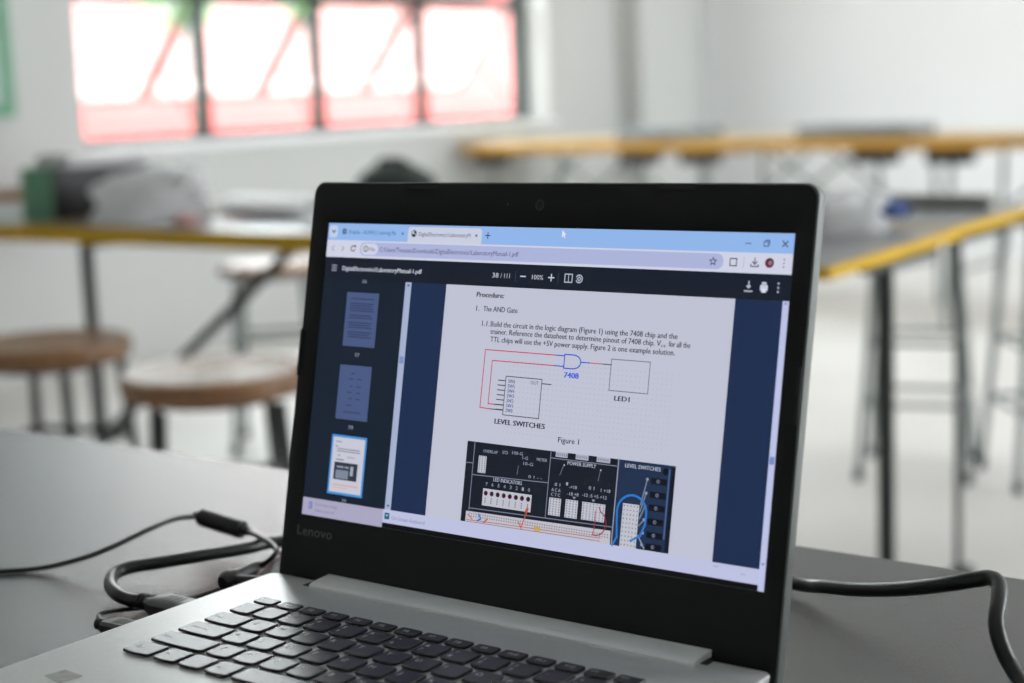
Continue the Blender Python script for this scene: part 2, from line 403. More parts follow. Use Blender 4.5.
# ------------------------------------------------------------------ things on the far tables
def crumple(name, c, r, amp, freq, seed, flat):
    bm = bmesh.new(); bmesh.ops.create_icosphere(bm, subdivisions=4, radius=1)
    for v in bm.verts:
        n = v.co.normalized(); d = 1 + amp*noise.noise(n*freq+Vector((seed, 0, 0))) + amp*.5*noise.noise(n*freq*2.7+Vector((0, seed, 0)))
        p = Vector((n.x*r[0], n.y*r[1], n.z*r[2]))*d
        p.z = max(p.z, -r[2]*flat)
        v.co = Vector((c[0], c[1], c[2]+r[2]*flat)) + p
    me = bpy.data.meshes.new(name); bm.to_mesh(me); bm.free()
    me.polygons.foreach_set('use_smooth', [True]*len(me.polygons)); return me

q = onz(55, 222, ZT)
fb = thing('box_file', 'green upright box file with a black side on the grey table', 'box', (q.x-.07, q.y+.12, ZT), world=True)
link('body', MB().box(q.x-.135, q.x-.004, q.y, q.y+.33, ZT, ZT+.142), M_GREEN, fb, .003)
link('side_panel', MB().box(q.x-.004, q.x+.002, q.y+.003, q.y+.327, ZT+.002, ZT+.14), M_BLACK, fb)
link('label_strip', MB().box(q.x-.10, q.x-.04, q.y-.001, q.y, ZT+.04, ZT+.10), M_GREEN, fb)
ps = thing('paper_pile', 'white paper pile lying on top of the green box file', 'papers', (q.x-.04, q.y+.16, ZT+.1425), world=True)
for k in range(4): link('sheet_bundle', MB().box(q.x-.11+.004*k, q.x+.03+.006*k, q.y+.03, q.y+.31-.006*k, ZT+.1425+.009*k, ZT+.1513+.009*k), M_PAPER, ps)
c = onz(128, 222, ZT)
bag = thing('plastic_bag', 'crumpled white plastic bag beside the green box file', 'bag', (c.x, c.y+.06, ZT), world=True)
link('body', crumple('body', (c.x+.015, c.y+.06, ZT), (.185, .14, .115), .28, 1.7, 3.1, .12), M_BAG, bag)
link('knot', crumple('knot', (c.x+.15, c.y+.08, ZT+.055), (.045, .045, .05), .5, 2.2, 5.1, .6), M_BAG, bag)
c2 = onz(186, 226, ZT)
pk = thing('snack_packet', 'small pink wrapped packet beside the crumpled white bag', 'packet', (c2.x, c2.y, ZT), world=True)
link('wrapper', crumple('wrapper', (c2.x, c2.y, ZT), (.035, .028, .018), .3, 2, 1.3, .6), M_PINK, pk)
link('crimp', MB().box(c2.x+.032, c2.x+.045, c2.y-.022, c2.y+.022, ZT+.008, ZT+.012), M_PINK, pk)
c3 = onz(252, 220, ZT); c4 = onz(338, 228, ZT)
def stack(cc, w, d, n, th, lab, rot):
    t = thing('paper_stack', lab, 'papers', (cc.x, cc.y+d/2, ZT), rot)
    m_ = 9
    for k in range(n):                                   # limp sheets lying humped over one another
        dx = random.uniform(-.012, .012); h0 = .010+k*th
        prof = [(-d/2+d*i/m_, h0*math.sin(math.pi*min(1, .12+.88*i/m_))**.8 if i < m_ else 0) for i in range(m_+1)]
        b = MB(); rg = []
        for (y, z) in prof: rg.append([(-w/2+dx, y, z), (w/2+dx, y, z*.85), (w/2+dx, y, z*.85+.002), (-w/2+dx, y, z+.002)])
        link('loose_sheet', b.rings(rg), M_PAPER, t)
    return t
stack(c3, .26, .21, 5, .012, 'stack of white booklets beside the crumpled bag', math.radians(8))
stack(c4, .24, .21, 4, .012, 'stack of white papers near the laptop lid', math.radians(-6))
db_ = ony(396, 200, 2.53); zt_ = ony(396, 163, 2.53).z; rz_ = (zt_-ZT)/1.75
dk = thing('shoulder_bag', 'dark grey rounded bag peeking over the laptop lid', 'bag', (db_.x, 2.53, ZT), world=True)
link('body', crumple('body', (db_.x, 2.53, ZT), (.125, .085, rz_), .08, 1.3, 8.2, .75), M_DARK, dk)
link('handle', MB().tube(smooth_path([(db_.x-.06, 2.53, zt_-.018), (db_.x-.035, 2.52, zt_+.006), (db_.x+.035, 2.52, zt_+.006), (db_.x+.06, 2.53, zt_-.018)]), .007, 8), M_DARK, dk)

# right-hand tables
c = onz(822, 238, ZT)
wb = thing('plastic_bag', 'white plastic bag with a blue print behind the laptop lid', 'bag', (c.x, c.y+.1, ZT), world=True)
link('body', crumple('body', (c.x-.03, c.y+.16, ZT), (.085, .10, .05), .4, 1.8, 2.4, .5), M_BAG, wb)
link('blue_print', crumple('blue_print', (c.x+.035, c.y+.22, ZT+.02), (.04, .04, .022), .3, 2.2, 9.4, .6), M_BLUE, wb)
e0, e1 = onz(893, 208, ZT), onz(997, 207, ZT)
gbar = thing('metal_bar', 'low grey metal bar lying across the yellow-edged table', 'bar', ((e0.x+e1.x)/2, (e0.y+e1.y)/2, ZT), world=True)
link('channel', MB().box(e0.x-.25, e1.x, e0.y, e0.y+.05, ZT, ZT+.030), M_GREYBAR, gbar, .002)
link('end_cap', MB().box(e1.x, e1.x+.004, e0.y+.001, e0.y+.049, ZT+.001, ZT+.029), M_GREYBAR, gbar)
for (pa, pb_, lab) in ((612, 690, 'flat slate-grey case on a far ochre table near the wall corner'), (792, 908, 'wide flat slate-grey case on the far ochre table above the folding joint')):
    A = ony(pa, 136, 5.86); B = ony(pb_, 134, 5.86); zc_ = ZT+.04; mx_ = (A.x+B.x)/2
    t = thing('flat_case', lab, 'case', (mx_, 6.02, zc_), world=True)
    link('shell', MB().box(A.x, B.x, 5.88, 6.17, zc_, zc_+.05), M_CASE, t, .012, 3)
    link('handle', MB().tube(smooth_path([(mx_-.06, 5.88, zc_+.03), (mx_-.05, 5.855, zc_+.03), (mx_+.05, 5.855, zc_+.03), (mx_+.06, 5.88, zc_+.03)]), .006, 8), M_CASE, t)

# ------------------------------------------------------------------ laptop
TILT, S0 = 0.21701, 0.03582
SWD, SHT = .3099, .1743
VD = Vector((0, math.sin(TILT), math.cos(TILT))); ND = Vector((0, -math.cos(TILT), math.sin(TILT)))
def lid(x, s, o=0):            # a point on the lid: x across, s up from the hinge, o in front of the bezel face
    return Vector((x, 0, 0)) + VD*s + ND*o
LAP = thing('laptop', 'open silver laptop with black bezel showing a circuit manual', 'laptop', (0, -.11, ZT))
OFF = -Vector(LAP.location)
def lp(name, mb, m, par=None, bevel=0, seg=2):
    if isinstance(mb, MB):
        mb.v = [tuple(Vector(p)+OFF) for p in mb.v]; mb = mb.mesh(name)
    if m is not None and not mb.materials: mb.materials.append(m)
    o = bpy.data.objects.new(name, mb); COL.objects.link(o); o.parent = par or LAP
    if bevel:
        b = o.modifiers.new('bevel', 'BEVEL'); b.width = bevel; b.segments = seg; b.limit_method = 'ANGLE'; b.angle_limit = math.radians(40)
    return o
# base
def ring(x0, x1, y0, y1, r, z): return [(x, y, z) for (x, y) in rrect(x0, x1, y0, y1, r, 5)]
X0, X1, Y0, Y1 = -.1705, .1660, -.236, -.0035
rr = [.012, .012, .005, .005]
b = MB().rings([ring(X0+.012, X1-.012, Y0+.012, Y1-.006, .006, -.0165), ring(X0+.004, X1-.004, Y0+.005, Y1-.002, .009, -.0145),
                ring(X0+.0008, X1-.0008, Y0+.001, Y1, rr, -.006), ring(X0, X1, Y0, Y1, rr, -.0012), ring(X0+.0004, X1-.0004, Y0+.0004, Y1-.0004, rr, -.0003), ring(X0+.0016, X1-.0016, Y0+.0016, Y1-.0016, rr, 0)])
base = lp('base', b, M_SILV)
lp('hinge_recess', MB().box(-.1345, -.1284, -.0150, -.0036, -.0002, .0003), M_RUB, base)
lp('hinge_recess', MB().box(.1299, .1340, -.0110, -.0036, -.0002, .0003), M_RUB, base)
lp('touchpad', MB().rings([ring(-.052, .052, -.225, -.157, .003, -.0003), ring(-.052, .052, -.225, -.157, .003, .0003)]), M_SILV, base)
lp('sticker', MB().add([(-.1405, -.1925, .0002), (-.1247, -.1945, .0002), (-.1230, -.1822, .0002), (-.1383, -.1813, .0002)], [(0, 1, 2, 3)]), mat('grey_sticker', (.30, .30, .29), .5, var=.25, vscale=150), base)
for (x, y) in ((-.13, -.2), (.13, -.2), (-.13, -.03), (.13, -.03)):
    lp('rubber_foot', MB().box(x-.02, x+.02, y-.005, y+.005, ZT, -.016), M_RUB, base)
# hinge cover: a wedge leaning up to the bezel, rounded along its front
prof = [(-.0165, 0), (-.0163, .0012), (-.0150, .0022), (-.0130, .0027), (.0006, .0036), (.004, .0030), (.004, 0)]
b = MB().rings([[(x0+dx, y, z) for (y, z) in prof] for (x0, dx) in ((-.1282, 0), (-.1274, 0), (.1290, 0), (.1298, 0))])
lp('hinge_cover', b, M_HINGE)
# lid
LX0, LX1, LS0, LS1 = -.1692, .1655, -.0105, .2343
def lring(x0, x1, s0, s1, r, o): return [tuple(lid(x, s, o)) for (x, s) in rrect(x0, x1, s0, s1, r, 6)]
cr = [.004, .004, .0075, .0075]
shell = MB().rings([lring(LX0, LX1, LS0, LS1, cr, -.0008), lring(LX0-.0006, LX1+.0006, LS0, LS1+.0006, cr, -.0014), lring(LX0-.0008, LX1+.0008, LS0, LS1+.0008, cr, -.0064),
                    lring(LX0-.0002, LX1+.0002, LS0, LS1, cr, -.0084), lring(LX0+.003, LX1-.003, LS0+.003, LS1-.003, cr, -.0092)])
LID = lp('lid', shell, mat('lid_silver', (.17, .185, .18), .36, metal=.2, var=.03, vscale=300))
sx0, sx1, ss0, ss1 = -SWD/2, SWD/2, S0, S0+SHT
def bez_ring(x0, x1, s0, s1, r, o): return lring(x0, x1, s0, s1, r, o)
b = MB(); n4 = 28
outer0 = lring(LX0+.0004, LX1-.0004, LS0, LS1-.0004, cr, -.0010); outer1 = lring(LX0+.0004, LX1-.0004, LS0, LS1-.0004, cr, -.0003); outer2 = lring(LX0+.0010, LX1-.0010, LS0+.0006, LS1-.0010, cr, 0)
inner2 = lring(sx0-.0012, sx1+.0012, ss0-.0012, ss1+.0012, .0006, 0); inner1 = lring(sx0-.0002, sx1+.0002, ss0-.0002, ss1+.0002, .0004, -.0007)
vs_ = outer0+outer1+outer2+inner2+inner1; n4 = len(outer0); fs_ = []
for i in range(4):
    for k in range(n4): fs_.append((i*n4+k, i*n4+(k+1) % n4, (i+1)*n4+(k+1) % n4, (i+1)*n4+k))
b.add(vs_, fs_)
lp('bezel', b, M_BEZ, LID)
def disc(x, s, r, o, seg=20): return MB().add([tuple(lid(x+r*math.cos(2*math.pi*k/seg), s+r*math.sin(2*math.pi*k/seg), o)) for k in range(seg)], [tuple(range(seg))])
def lannulus(x, s, r0, r1, o, seg=24):
    v = [tuple(lid(x+r*math.cos(2*math.pi*k/seg), s+r*math.sin(2*math.pi*k/seg), o)) for r in (r0, r1) for k in range(seg)]
    return MB().add(v, [(k, (k+1) % seg, seg+(k+1) % seg, seg+k) for k in range(seg)])
lp('webcam', disc(.0004, .2224, .0022, .00015), mat('lens_black', (.003, .003, .006), .08, var=.0), LID)
lp('webcam_ring', lannulus(.0004, .2224, .0022, .0031, .0002), mat('ring_grey', (.03, .03, .032), .3, var=.02), LID)
for (x, s) in ((-.0295, .2232), (.0325, .2232)): lp('microphone_hole', disc(x, s, .0006, .0002, 10), M_RUB, LID)
lp('indicator_light', disc(-.0215, .2226, .0004, .0002, 8), M_LOGO, LID)
for (x0, x1) in ((-.0983, -.0721), (.0738, .0977)):
    lp('rubber_bumper', MB().rings([lring(x0, x1, .2312, .2340, .0008, 0), lring(x0, x1, .2312, .2340, .0008, .0006)]), M_RUB, LID)
for s0_ in (.1176,):
    lp('rubber_bumper', MB().rings([lring(-.1690, -.1668, s0_, s0_+.028, .0008, 0), lring(-.1690, -.1668, s0_, s0_+.028, .0008, .0007)]), M_RUB, LID)
    lp('rubber_bumper', MB().rings([lring(.1632, .1653, s0_, s0_+.028, .0008, 0), lring(.1632, .1653, s0_, s0_+.028, .0008, .0007)]), M_RUB, LID)
v, f = text_geo('Lenovo'); w0 = min(p[0] for p in v); w1 = max(p[0] for p in v)
b = MB(); k = .0280/(w1-w0)
b.add([tuple(lid(-.1566+(p[0]-w0)*k, .0236+p[1]*(.0056/CAP), .0002)) for p in v], f); lp('brand_lettering', b, M_LOGO, LID)

# ---- display: everything drawn in the panel's own 1366 x 768 grid
DV, DF, DC = [], [], []
def dpoly(pts, col, layer):
    k = len(DV)
    for (u, v) in pts:
        DV.append(tuple(lid((u/1366-.5)*SWD, S0+(1-v/768)*SHT, -.0006+layer*.00003)))
    DF.append(tuple(range(k+len(pts)-1, k-1, -1))); DC.append(lin(col))
def rect(x0, y0, x1, y1, col, layer=1): dpoly([(x0, y0), (x1, y0), (x1, y1), (x0, y1)], col, layer)
def line(pts, wd, col, layer=5):
    for a, b in zip(pts[:-1], pts[1:]):
        dx, dy = b[0]-a[0], b[1]-a[1]; L = math.hypot(dx, dy) or 1; nx, ny = -dy/L*wd/2, dx/L*wd/2; ex, ey = dx/L*wd/2, dy/L*wd/2
        dpoly([(a[0]-ex+nx, a[1]-ey+ny), (b[0]+ex+nx, b[1]+ey+ny), (b[0]+ex-nx, b[1]+ey-ny), (a[0]-ex-nx, a[1]-ey-ny)], col, layer)
def circ(x, y, r, col, layer=5, ry=None, n=14): dpoly([(x+r*math.cos(2*math.pi*k/n), y+(ry or r)*math.sin(2*math.pi*k/n)) for k in range(n)], col, layer)
def arc(x, y, rx, ry, a0, a1, n=16): return [(x+rx*math.cos(math.radians(a0+(a1-a0)*k/n)), y-ry*math.sin(math.radians(a0+(a1-a0)*k/n))) for k in range(n+1)]
def rr_(x0, y0, x1, y1, r, col, layer): dpoly(rrect(x0, x1, y0, y1, r, 5), col, layer)
def txt(s, x0, x1, yb, cap, col, layer=6, bold=0, slant=0):
    v, f = text_geo(s); a = min(p[0] for p in v); z = max(p[0] for p in v); kx = (x1-x0)/(z-a) if x1 else cap/CAP; ky = cap/CAP
    for d in ([0] if not bold else [-bold/2, bold/2]):
        k0 = len(DV)
        for p in v:
            u = x0+(p[0]-a)*kx+d+p[1]*ky*slant; vv = yb-p[1]*ky
            DV.append(tuple(lid((u/1366-.5)*SWD, S0+(1-vv/768)*SHT, -.0006+layer*.00003 + (.000004 if d > 0 else 0))))
        for q in f: DF.append(tuple(i+k0 for i in q)); DC.append(lin(col))
INK = (30, 30, 48); DARK = (22, 29, 43)
rect(0, 0, 1366, 768, (8, 8, 12), 0)
# browser tabs and address bar
rect(0, 0, 1366, 46, (150, 188, 242), 1)
rr_(4, 6, 34, 38, 8, (198, 212, 240), 2); line([(15, 19), (20, 25), (25, 19)], 3, (60, 62, 80), 3)
rr_(277, 5, 515, 60, 9, (208, 213, 232), 2)
circ(58, 21, 8, (62, 78, 112), 3); line([(50, 21), (66, 21)], 1.5, (150, 180, 220), 4); line([(58, 13), (58, 29)], 1.5, (150, 180, 220), 4)
txt('PrelaGe - ACIPHC| Learning Ma', 75, 236, 27, 10, (70, 86, 125), 4)
txt('x', 255, 263, 26, 9, (40, 48, 72), 4, 1)
circ(297, 22, 9, (38, 42, 52), 3); dpoly([(291, 17), (298, 15), (297, 23), (290, 24)], (200, 205, 220), 4); dpoly([(299, 24), (304, 20), (303, 28)], (200, 205, 220), 4)
txt('DigitalElectronics1LaboratoryM', 313, 480, 28, 10, (70, 76, 95), 4)
txt('x', 494, 502, 26, 9, (40, 44, 60), 4, 1); line([(527, 22), (541, 22)], 2.5, (50, 62, 100), 4); line([(534, 15), (534, 29)], 2.5, (50, 62, 100), 4)
dpoly([(756, 4), (756, 22), (760, 18), (764, 24), (766, 22), (763, 16), (768, 15)], (235, 235, 245), 6)
line([(1248, 24), (1262, 24)], 2, (70, 90, 140), 4); line([(1294, 19), (1304, 19), (1304, 29), (1294, 29), (1294, 19)], 2, (60, 76, 120), 4); line([(1297, 16), (1307, 16), (1307, 26)], 2, (60, 76, 120), 4)
line([(1339, 17), (1351, 29)], 2.5, (50, 62, 100), 4); line([(1339, 29), (1351, 17)], 2.5, (50, 62, 100), 4)
rect(0, 44, 1366, 89, (214, 217, 236), 3)
for (x, s) in ((22, 1), (58, -1)):
    line([(x+4*s, 60), (x-3*s, 66), (x+4*s, 72)], 2, (130, 132, 155), 4)
line(arc(94, 65, 7, 7, 40, 340), 2.5, (60, 62, 80), 4); dpoly([(97, 57), (104, 56), (103, 64)], (60, 62, 80), 4)
rr_(118, 48, 1197, 83, 16, (178, 186, 226), 4)
rr_(123, 51, 180, 80, 14, (214, 217, 236), 5); line(arc(138, 65, 7, 7, 0, 360), 2, (60, 62, 80), 6); line([(138, 63), (138, 69)], 2, (60, 62, 80), 6); txt('File', 150, 170, 70, 9, (60, 62, 80), 6)
txt('C:/Users/Trexxxx/Downloads/DigitalElectronics1LaboratoryManual-1.pdf', 186, 633, 71, 11.5, (66, 70, 105), 6)
star = [(1171+(9 if k % 2 == 0 else 4)*math.sin(k*math.pi/5), 66-(9 if k % 2 == 0 else 4)*math.cos(k*math.pi/5)) for k in range(11)]
line(star, 2, (66, 74, 110), 6)
line([(1214, 58), (1230, 58), (1230, 74), (1214, 74), (1214, 58)], 2.5, (72, 74, 96), 5); line([(1248, 55), (1248, 77)], 1.5, (176, 182, 210), 5)
line([(1275, 56), (1275, 69)], 2.5, (72, 74, 96), 5); line([(1270, 64), (1275, 69), (1280, 64)], 2.5, (72, 74, 96), 5); line([(1266, 70), (1266, 74), (1284, 74), (1284, 70)], 2.5, (72, 74, 96), 5)
circ(1311, 65, 11, (96, 40, 58), 5); circ(1313, 65, 5, (160, 120, 135), 6)
for y in (57, 65, 73): circ(1346, y, 2, (150, 110, 125), 5)
# viewer toolbar
rect(0, 89, 1366, 146, DARK, 2)
for y in (111, 117.5, 124): line([(26, y), (41, y)], 2.5, (170, 178, 200), 3)
txt('DigitalElectronics1LaboratoryManual-1.pdf', 63, 334, 123, 11, (205, 210, 228), 3, .8)
txt('38', 559, 578, 124, 11.5, (205, 210, 228), 3); txt('/ 111', 584, 612, 124, 11.5, (205, 210, 228), 3)
line([(630, 106), (630, 130)], 1.5, (62, 72, 96), 3); line([(645, 118), (659, 118)], 3, (205, 210, 228), 3)
txt('100%', 679, 712, 124, 11, (205, 210, 228), 3); line([(728, 118), (743, 118)], 3, (205, 210, 228), 3); line([(735.5, 110.5), (735.5, 125.5)], 3, (205, 210, 228), 3)
line([(756, 106), (756, 130)], 1.5, (62, 72, 96), 3)
line([(775, 108), (796, 108), (796, 127), (775, 127), (775, 108)], 2.5, (190, 196, 216), 3); line([(785.5, 108), (785.5, 127)], 2, (190, 196, 216), 3)
line(arc(816, 118, 9, 9, 150, -150), 2.5, (190, 196, 216), 3); line([(811, 118), (816, 113), (821, 118), (816, 123), (811, 118)], 2.5, (190, 196, 216), 3)
line([(1265, 107), (1265, 121)], 3, (190, 196, 216), 3); dpoly([(1258, 116), (1272, 116), (1265, 123)], (190, 196, 216), 3); line([(1256, 128), (1274, 128)], 3, (190, 196, 216), 3)
rr_(1293, 113, 1312, 126, 3, (205, 210, 228), 3); rect(1297, 107, 1308, 112, (205, 210, 228), 3); rect(1297, 121, 1308, 130, (225, 228, 240), 4)
for y in (109, 118, 127): circ(1337, y, 2.4, (190, 196, 216), 3)
# thumbnail side bar
rect(0, 146, 284, 724, (22, 33, 48), 1)
rect(284, 146, 304, 722, (172, 184, 214), 2); dpoly([(289, 156), (294, 150), (299, 156)], (50, 60, 85), 3); dpoly([(289, 710), (294, 716), (299, 710)], (50, 60, 85), 3)
rr_(287, 334, 301, 352, 2, (128, 150, 200), 3)
txt('36', 136, 152, 154, 9, (150, 158, 180), 3); txt('37', 134, 150, 345, 9, (150, 158, 180), 3); txt('38', 135, 151, 532, 9, (150, 158, 180), 3); txt('39', 135, 151, 721, 8, (150, 158, 180), 3)
rect(88, 179, 199, 319, (76, 92, 134), 3)
for k in range(17):
    y = 194+k*6.2
    if k in (1, 6, 9, 13): continue
    rect(102 if k > 1 else 104, y, 184-(k*13 % 17 if k % 4 == 3 else 0), y+2.6, (46, 56, 88), 4)
rect(87, 368, 197, 509, (76, 92, 134), 3)
for (y, x0, x1) in ((388, 128, 140), (402, 122, 138), (402, 150, 166), (421, 128, 136), (421, 150, 166), (437, 120, 136), (437, 152, 164), (453, 126, 138), (453, 150, 166), (470, 120, 140), (488, 112, 172)):
    rect(x0, y, x1, y+3, (54, 66, 102), 4)
rect(82, 550, 204, 704, (74, 150, 220), 3); rect(88, 556, 198, 698, (206, 206, 220), 4)
for (y, x0, x1, c) in ((566, 98, 118, (150, 150, 170)), (578, 98, 106, (120, 120, 150)), (584, 104, 182, (140, 145, 165)), (590, 104, 184, (140, 145, 165)), (601, 108, 118, (170, 150, 165)), (604, 140, 168, (160, 165, 190)), (612, 104, 130, (120, 122, 150)), (677, 98, 186, (215, 170, 160)), (684, 98, 150, (215, 185, 170))):
    rect(x0, y, x1, y+3, c, 5)
rect(99, 620, 180, 665, (52, 58, 74), 5); rect(106, 640, 150, 662, (130, 140, 160), 6); rect(156, 628, 166, 652, (170, 176, 190), 6); rect(108, 630, 132, 634, (160, 165, 180), 6); rect(136, 630, 150, 634, (160, 165, 180), 6)
# page area
rect(304, 146, 1352, 724, (28, 46, 80), 1)
rect(418, 146, 1235, 724, (198, 201, 218), 2)
rect(1351, 146, 1366, 768, (196, 203, 238), 3); rr_(1353, 480, 1364, 497, 2, (120, 140, 205), 4); dpoly([(1355, 153), (1358.5, 148), (1362, 153)], (80, 90, 140), 4); dpoly([(1355, 708), (1358.5, 713), (1362, 708)], (80, 90, 140), 4)
rect(276, 722, 1352, 755.5, (196, 200, 232), 3)
rect(0, 723, 280, 768, (176, 172, 200), 4)
rr_(22, 733, 34, 752, 2, (96, 120, 190), 5); rect(25, 736, 29, 749, (176, 172, 200), 6)
txt('Comment using', 44, 122, 741, 8, (118, 120, 152), 5); txt('New record', 46, 112, 757, 8, (118, 120, 170), 5)
rr_(286, 730, 302, 746, 2, (30, 90, 120), 5); rect(290, 734, 297, 739, (120, 200, 220), 6)
txt('On-Screen Keyboard', 310, 418, 745, 9.5, (128, 132, 165), 5)
line([(1240, 730), (1250, 730)], 2, (150, 160, 205), 5); line([(1308, 738), (1318, 738)], 2, (150, 160, 205), 5)
# page text
txt('Procedure:', 516, 600, 173, 12.5, (30, 30, 48), 4, 1.3, .12)
txt('1.', 519, 528, 207, 12.5, INK, 4, .55); txt('The AND Gate', 541, 645, 207, 12.5, INK, 4, .55)
txt('1.1.', 541, 564, 243, 12.5, INK, 4, .55); txt('Build the circuit in the logic diagram (Figure 1) using the 7408 chip and the', 568, 1097, 243, 12.5, INK, 4, .55)
txt('trainer. Reference the datasheet to determine pinout of 7408 chip. V', 569, 1055, 261, 12.5, INK, 4, .55); txt('cc', 1056, 1069, 263, 7, INK, 4, .55); txt('for all the', 1076, 1132, 261, 12.5, INK, 4, .55)
txt('TTL chips will use the +5V power supply. Figure 2 is one example solution.', 571, 1094, 280, 12.5, INK, 4, .55)
for i in range(39):
    for j in range(15):
        x, y = 636+i*12, 322+j*12.2
        rect(x-.8, y-.8, x+.8, y+.8, (152, 156, 178), 3)
RED = (205, 62, 92); BLU = (42, 84, 222); BLK = (60, 62, 78)
line([(768, 300), (559, 300), (558, 441), (590, 442)], 2.4, RED); line([(590, 442), (627, 442)], 2.4, BLK)
line([(768, 325), (583, 325), (582, 430), (600, 430)], 2.4, RED); line([(600, 430), (627, 430)], 2.4, BLK)
line([(768, 300), (794, 300)], 2.6, BLU); line([(768, 325), (794, 325)], 2.6, BLU)
line([(820, 296.5), (795, 296.5), (795, 329), (820, 329)], 2.8, BLU); line(arc(820, 312.7, 22, 16.2, 90, -90), 2.8, BLU)
line([(842, 312), (868, 312)], 2.6, BLU); line([(868, 312), (900, 312)], 2.4, (210, 90, 110)); line([(900, 312), (928, 312)], 2.2, BLK)
txt('7408', 798, 839, 351, 13, (46, 90, 225), 4, 1.6)
line([(927, 299), (1032, 299), (1032, 371), (927, 371), (927, 299)], 2, (112, 114, 132))
txt('LED1', 944, 985, 393, 11, (58, 60, 82), 4, 1.6)
line([(629, 360), (736, 360), (736, 453), (629, 453), (629, 360)], 2.2, (84, 86, 104))
for k in range(7):
    y = 371+k*11.7
    line([(607, y), (628, y)], 2.4, BLK); txt('SW'+str(6-k), 637, 657, y+4.5, 8.5, (70, 90, 150), 4, .5)
line([(737, 370), (763, 370)], 2.4, BLK); txt('OUT', 703, 727, 374, 8.5, (104, 120, 170), 4, .4)
txt('LEVEL SWITCHES', 607, 756, 476, 12, (52, 52, 74), 4, 1.8)
txt('Figure 1', 798, 857, 503, 12.5, INK, 4, .55)
# trainer board picture
NV = (24, 30, 42)
rect(530, 525, 1123, 720, NV, 4); rect(973, 525, 1123, 720, (34, 50, 80), 5)
LN = (128, 136, 160)
line([(553, 525), (553, 690)], 2, LN, 6); line([(530, 577), (553, 577)], 2, LN, 6); line([(553, 605), (781, 600)], 2, LN, 6); line([(781, 525), (781, 682)], 2, LN, 6); line([(553, 686), (968, 680)], 2, LN, 6)
line([(781, 541), (972, 541)], 2, LN, 6); line([(971, 525), (971, 720)], 3, (150, 156, 176), 6)
for (x0, x1) in ((795, 829), (852, 888), (911, 948)):
    rect(x0, 525, x1, 537, (176, 182, 198), 6)
    for k in range(6): rect(x0+3+k*5.4, 528, x0+5+k*5.4, 534, (110, 116, 138), 7)
WHT = (196, 198, 210)
def holes(x0, y0, x1, y1, nx, ny, c=(88, 92, 112), r=1.3):
    for i in range(nx):
        for j in range(ny):
            x = x0+(x1-x0)*(i+.5)/nx; y = y0+(y1-y0)*(j+.5)/ny; rect(x-r, y-r, x+r, y+r, c, 8)
rect(569, 557, 593, 598, WHT, 6); holes(569, 557, 593, 598, 3, 8)
rect(591, 634, 737, 675, WHT, 6)
for k in range(8):
    x = 600+k*18.2; circ(x, 645, 6, (70, 30, 44), 7); circ(x+1, 644, 2.5, (40, 18, 26), 8)
    for j in range(3): rect(x-1.5, 656+j*5, x+1.5, 659+j*5, (96, 98, 116), 8)
    txt(str(7-k), x-3, x+3, 627, 8, (160, 166, 186), 7)
txt('LED INDICATORS', 620, 705, 614, 8.5, (176, 182, 200), 7, .6); txt('OVERLAP', 581, 625, 548, 7, (150, 158, 180), 7, .4); txt('I/O', 640, 655, 546, 8, (150, 158, 180), 7, .4)
txt('100-G', 668, 700, 544, 7.5, (150, 158, 180), 7, .4); txt('1-G', 700, 716, 553, 7.5, (150, 158, 180), 7, .4); txt('10-G', 704, 732, 566, 7.5, (150, 158, 180), 7, .4); txt('METER', 742, 772, 552, 7, (150, 158, 180), 7, .4)
txt('0 1 - -', 722, 762, 595, 7, (150, 158, 180), 7, .4); line([(690, 570), (688, 590)], 2, (110, 116, 138), 7)
txt('POWER SUPPLY', 831, 911, 552, 8.5, (176, 182, 200), 7, .6); txt('LEVEL SWITCHES', 990, 1084, 541, 8.5, (186, 192, 212), 7, .6)
for (s, x, y) in (('0 1', 800, 605), ('A C A', 792, 618), ('C T C', 792, 629), ('1', 832, 600), ('-+18', 842, 606), ('-18 +8', 838, 622), ('-12 -5 +5 +12', 880, 620), ('0 1', 896, 602), ('1 +18', 930, 604)):
    txt(s, x, x+len(s)*5.2, y, 7.5, (160, 168, 190), 7, .4)
line([(820, 556), (812, 578)], 1.6, (120, 126, 148), 7); line([(924, 556), (920, 580)], 1.6, (120, 126, 148), 7); circ(822, 554, 2, (190, 194, 208), 7); circ(925, 555, 2, (190, 194, 208), 7)
for x in (858, 912): dpoly([(x-5, 624), (x+5, 624), (x, 630)], (150, 158, 180), 7)
rect(788, 633, 822, 674, WHT, 6); holes(788, 633, 822, 674, 4, 7); rect(835, 632, 870, 674, WHT, 6); holes(835, 632, 870, 674, 4, 7); rect(882, 632, 946, 673, WHT, 6); holes(882, 632, 946, 673, 7, 7)
dpoly([(545, 694), (966, 689), (967, 720), (545, 720)], (198, 196, 206), 6); holes(552, 696, 962, 708, 58, 2, (120, 124, 140), 1.5)
line([(548, 715), (700, 712), (940, 709)], 1.8, (190, 96, 96), 7); line([(548, 719), (940, 716)], 1.5, (120, 120, 170), 7)
line([(585, 698), (592, 708), (582, 714)], 4, (40, 110, 200), 9); line([(602, 716), (612, 706)], 3, (190, 60, 50), 9); line([(552, 702), (566, 712)], 2.5, (200, 90, 80), 9)
line([(728, 662), (722, 676), (730, 668), (724, 684), (714, 712)], 3, (200, 92, 60), 9); rect(752, 706, 770, 716, (205, 170, 90), 9); line([(704, 700), (716, 718)], 2.5, (200, 92, 60), 9)
line([(920, 650), (921, 690), (918, 703)], 2.2, (170, 50, 64), 9); line([(930, 640)] + arc(926, 676, 26, 28, 70, -90) + [(918, 704)], 2.6, (150, 36, 52), 9)
rect(993, 622, 1037, 720, WHT, 6); holes(993, 622, 1037, 720, 5, 10)
